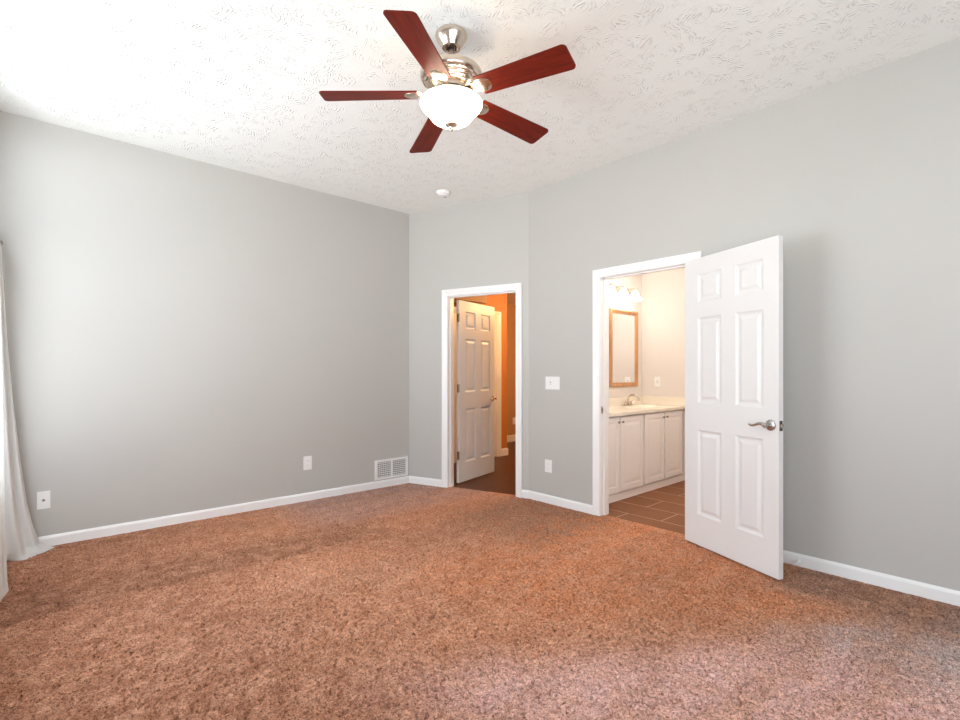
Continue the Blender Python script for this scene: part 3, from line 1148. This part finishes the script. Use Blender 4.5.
# spring door stop on the right baseboard
o = thing('door_stop', 'small white spring door stop on the baseboard behind the open door', 'door stop', (XM - .013, .997, .035))
Mx = Matrix(((0, 0, -1, 0), (0, 1, 0, 0), (1, 0, 0, 0), (0, 0, 0, 1)))
link_mesh('base', lathe([(.013, 0), (.012, .004), (.006, .007), (0, .007)], 16, cap=False, mat=Mx), 'rubber', o, 40)
pts = [(-.006 - .055 * q / 120, .0052 * math.cos(q * .9), .0052 * math.sin(q * .9)) for q in range(121)]
link_mesh('spring', tube(pts, .0014, 6), 'rubber', o, True)
link_mesh('rubber_tip', lathe([(0, .060), (.008, .060), (.009, .066), (.008, .078), (0, .080)], 16, cap=False, mat=Mx), 'rubber', o, 40)


# ------------------------------------------------------------------ curtains
def interp(z, tab):
    zs = [t[0] for t in tab]
    return float(np.interp(z, zs, [t[1] for t in tab]))


def curtain(name, label, yc0, yc1, xnear, edge, hem, folds, amp, zs, nu=110, group='white curtains at the window'):
    """sheet hanging from (xnear, yc0) to (edge(z), yc1); hem = [(u, x, y)] where the bottom lies on the carpet"""
    bm = bmesh.new()
    rows = []
    dense = np.concatenate([np.linspace(a, b, 4, endpoint=False) for a, b in zip(zs, zs[1:])] + [[zs[-1]]])
    for z in dense:
        row = []
        for i in range(nu + 1):
            u = i / nu
            win = min(1, u * 6, (1 - u) * 6)
            q = math.sin(2 * math.pi * folds * u + .35 * math.sin(2.2 * z)) * amp * win
            xe = interp(z, edge)
            row.append(bm.verts.new((xnear + (xe - xnear) * u ** .9 + .55 * q, yc0 + (yc1 - yc0) * u - q, z)))
        rows.append(row)
    last = [v.co.copy() for v in rows[-1]]
    hu = [h[0] for h in hem]
    n = 7
    for k in range(1, n + 1):
        t = k / n
        row = []
        for i in range(nu + 1):
            u = i / nu
            hx = float(np.interp(u, hu, [h[1] for h in hem]))
            hy = float(np.interp(u, hu, [h[2] for h in hem]))
            p = last[i]
            e = t ** .8
            z = p.z * (1 - t) ** 1.6 + .007 + .006 * t * math.sin(14 * u) * (1 - t)
            row.append(bm.verts.new((p.x + (hx - p.x) * e, p.y + (hy - p.y) * e, z)))
        rows.append(row)
    for a, b in zip(rows, rows[1:]):
        for i in range(nu):
            bm.faces.new((a[i], a[i + 1], b[i + 1], b[i]))
    o = link_mesh(name, bm, 'curtain', None, True)
    sm = o.modifiers.new('thickness', 'SOLIDIFY')
    sm.thickness = .0022
    return tag(o, label, 'curtain', group)


edge_far = [(0, .072), (.06, .070), (.116, .058), (.2, .036), (.342, .010), (.647, -.024), (1.046, -.060), (1.504, -.092), (1.9, -.112), (2.09, -.12)]
zs = [2.070, 2.0, 1.8, 1.55, 1.3, 1.05, .85, .68, .54, .42, .32, .24, .17, .12, .08, .055]
curtain('curtain', 'white curtain panel in the corner with its hem trailing on the carpet', 4.33, 4.575, -.150, edge_far,
        [(0, -.15, 4.40), (.25, -.10, 4.47), (.45, -.04, 4.42), (.62, .0, 4.41), (.85, .085, 4.50), (1, .158, 4.592)], 2.5, .020, zs)
edge_near = [(0, -.074), (.4, -.084), (1.2, -.096), (2.1, -.112)]
curtain('curtain', 'nearer white curtain panel at the edge of the photo, its hem hanging straight', 3.42, 3.86, -.15, edge_near,
        [(0, -.15, 3.42), (1, -.070, 3.85)], 5, .016, zs, nu=140)

rod = thing('curtain_rod', 'grey metal curtain rod with a ball finial along the window wall', 'curtain rod', (-.128, 0, 2.086))
link_mesh('rod', tube([(0, 1.55, 0), (0, 4.585, 0)], .0095, 14), 'bronze', rod, True)
for yy in (1.53, 4.605):
    link_mesh('finial', lathe([(0, -.022), (.012, -.019), (.020, -.009), (.022, 0), (.020, .009), (.012, .019), (0, .022)], 20, c=(0, yy), cap=False), 'bronze', rod, True)
for yy in (1.70, 4.32):
    bm = tube([(0, yy, -.012), (-.05, yy, -.012), (XW + .128, yy, -.012)], .006, 10)
    add_box(bm, (XW + .128, yy - .012, -.045), (XW + .156, yy + .012, .025))
    link_mesh('bracket', bm, 'bronze', rod, 40)
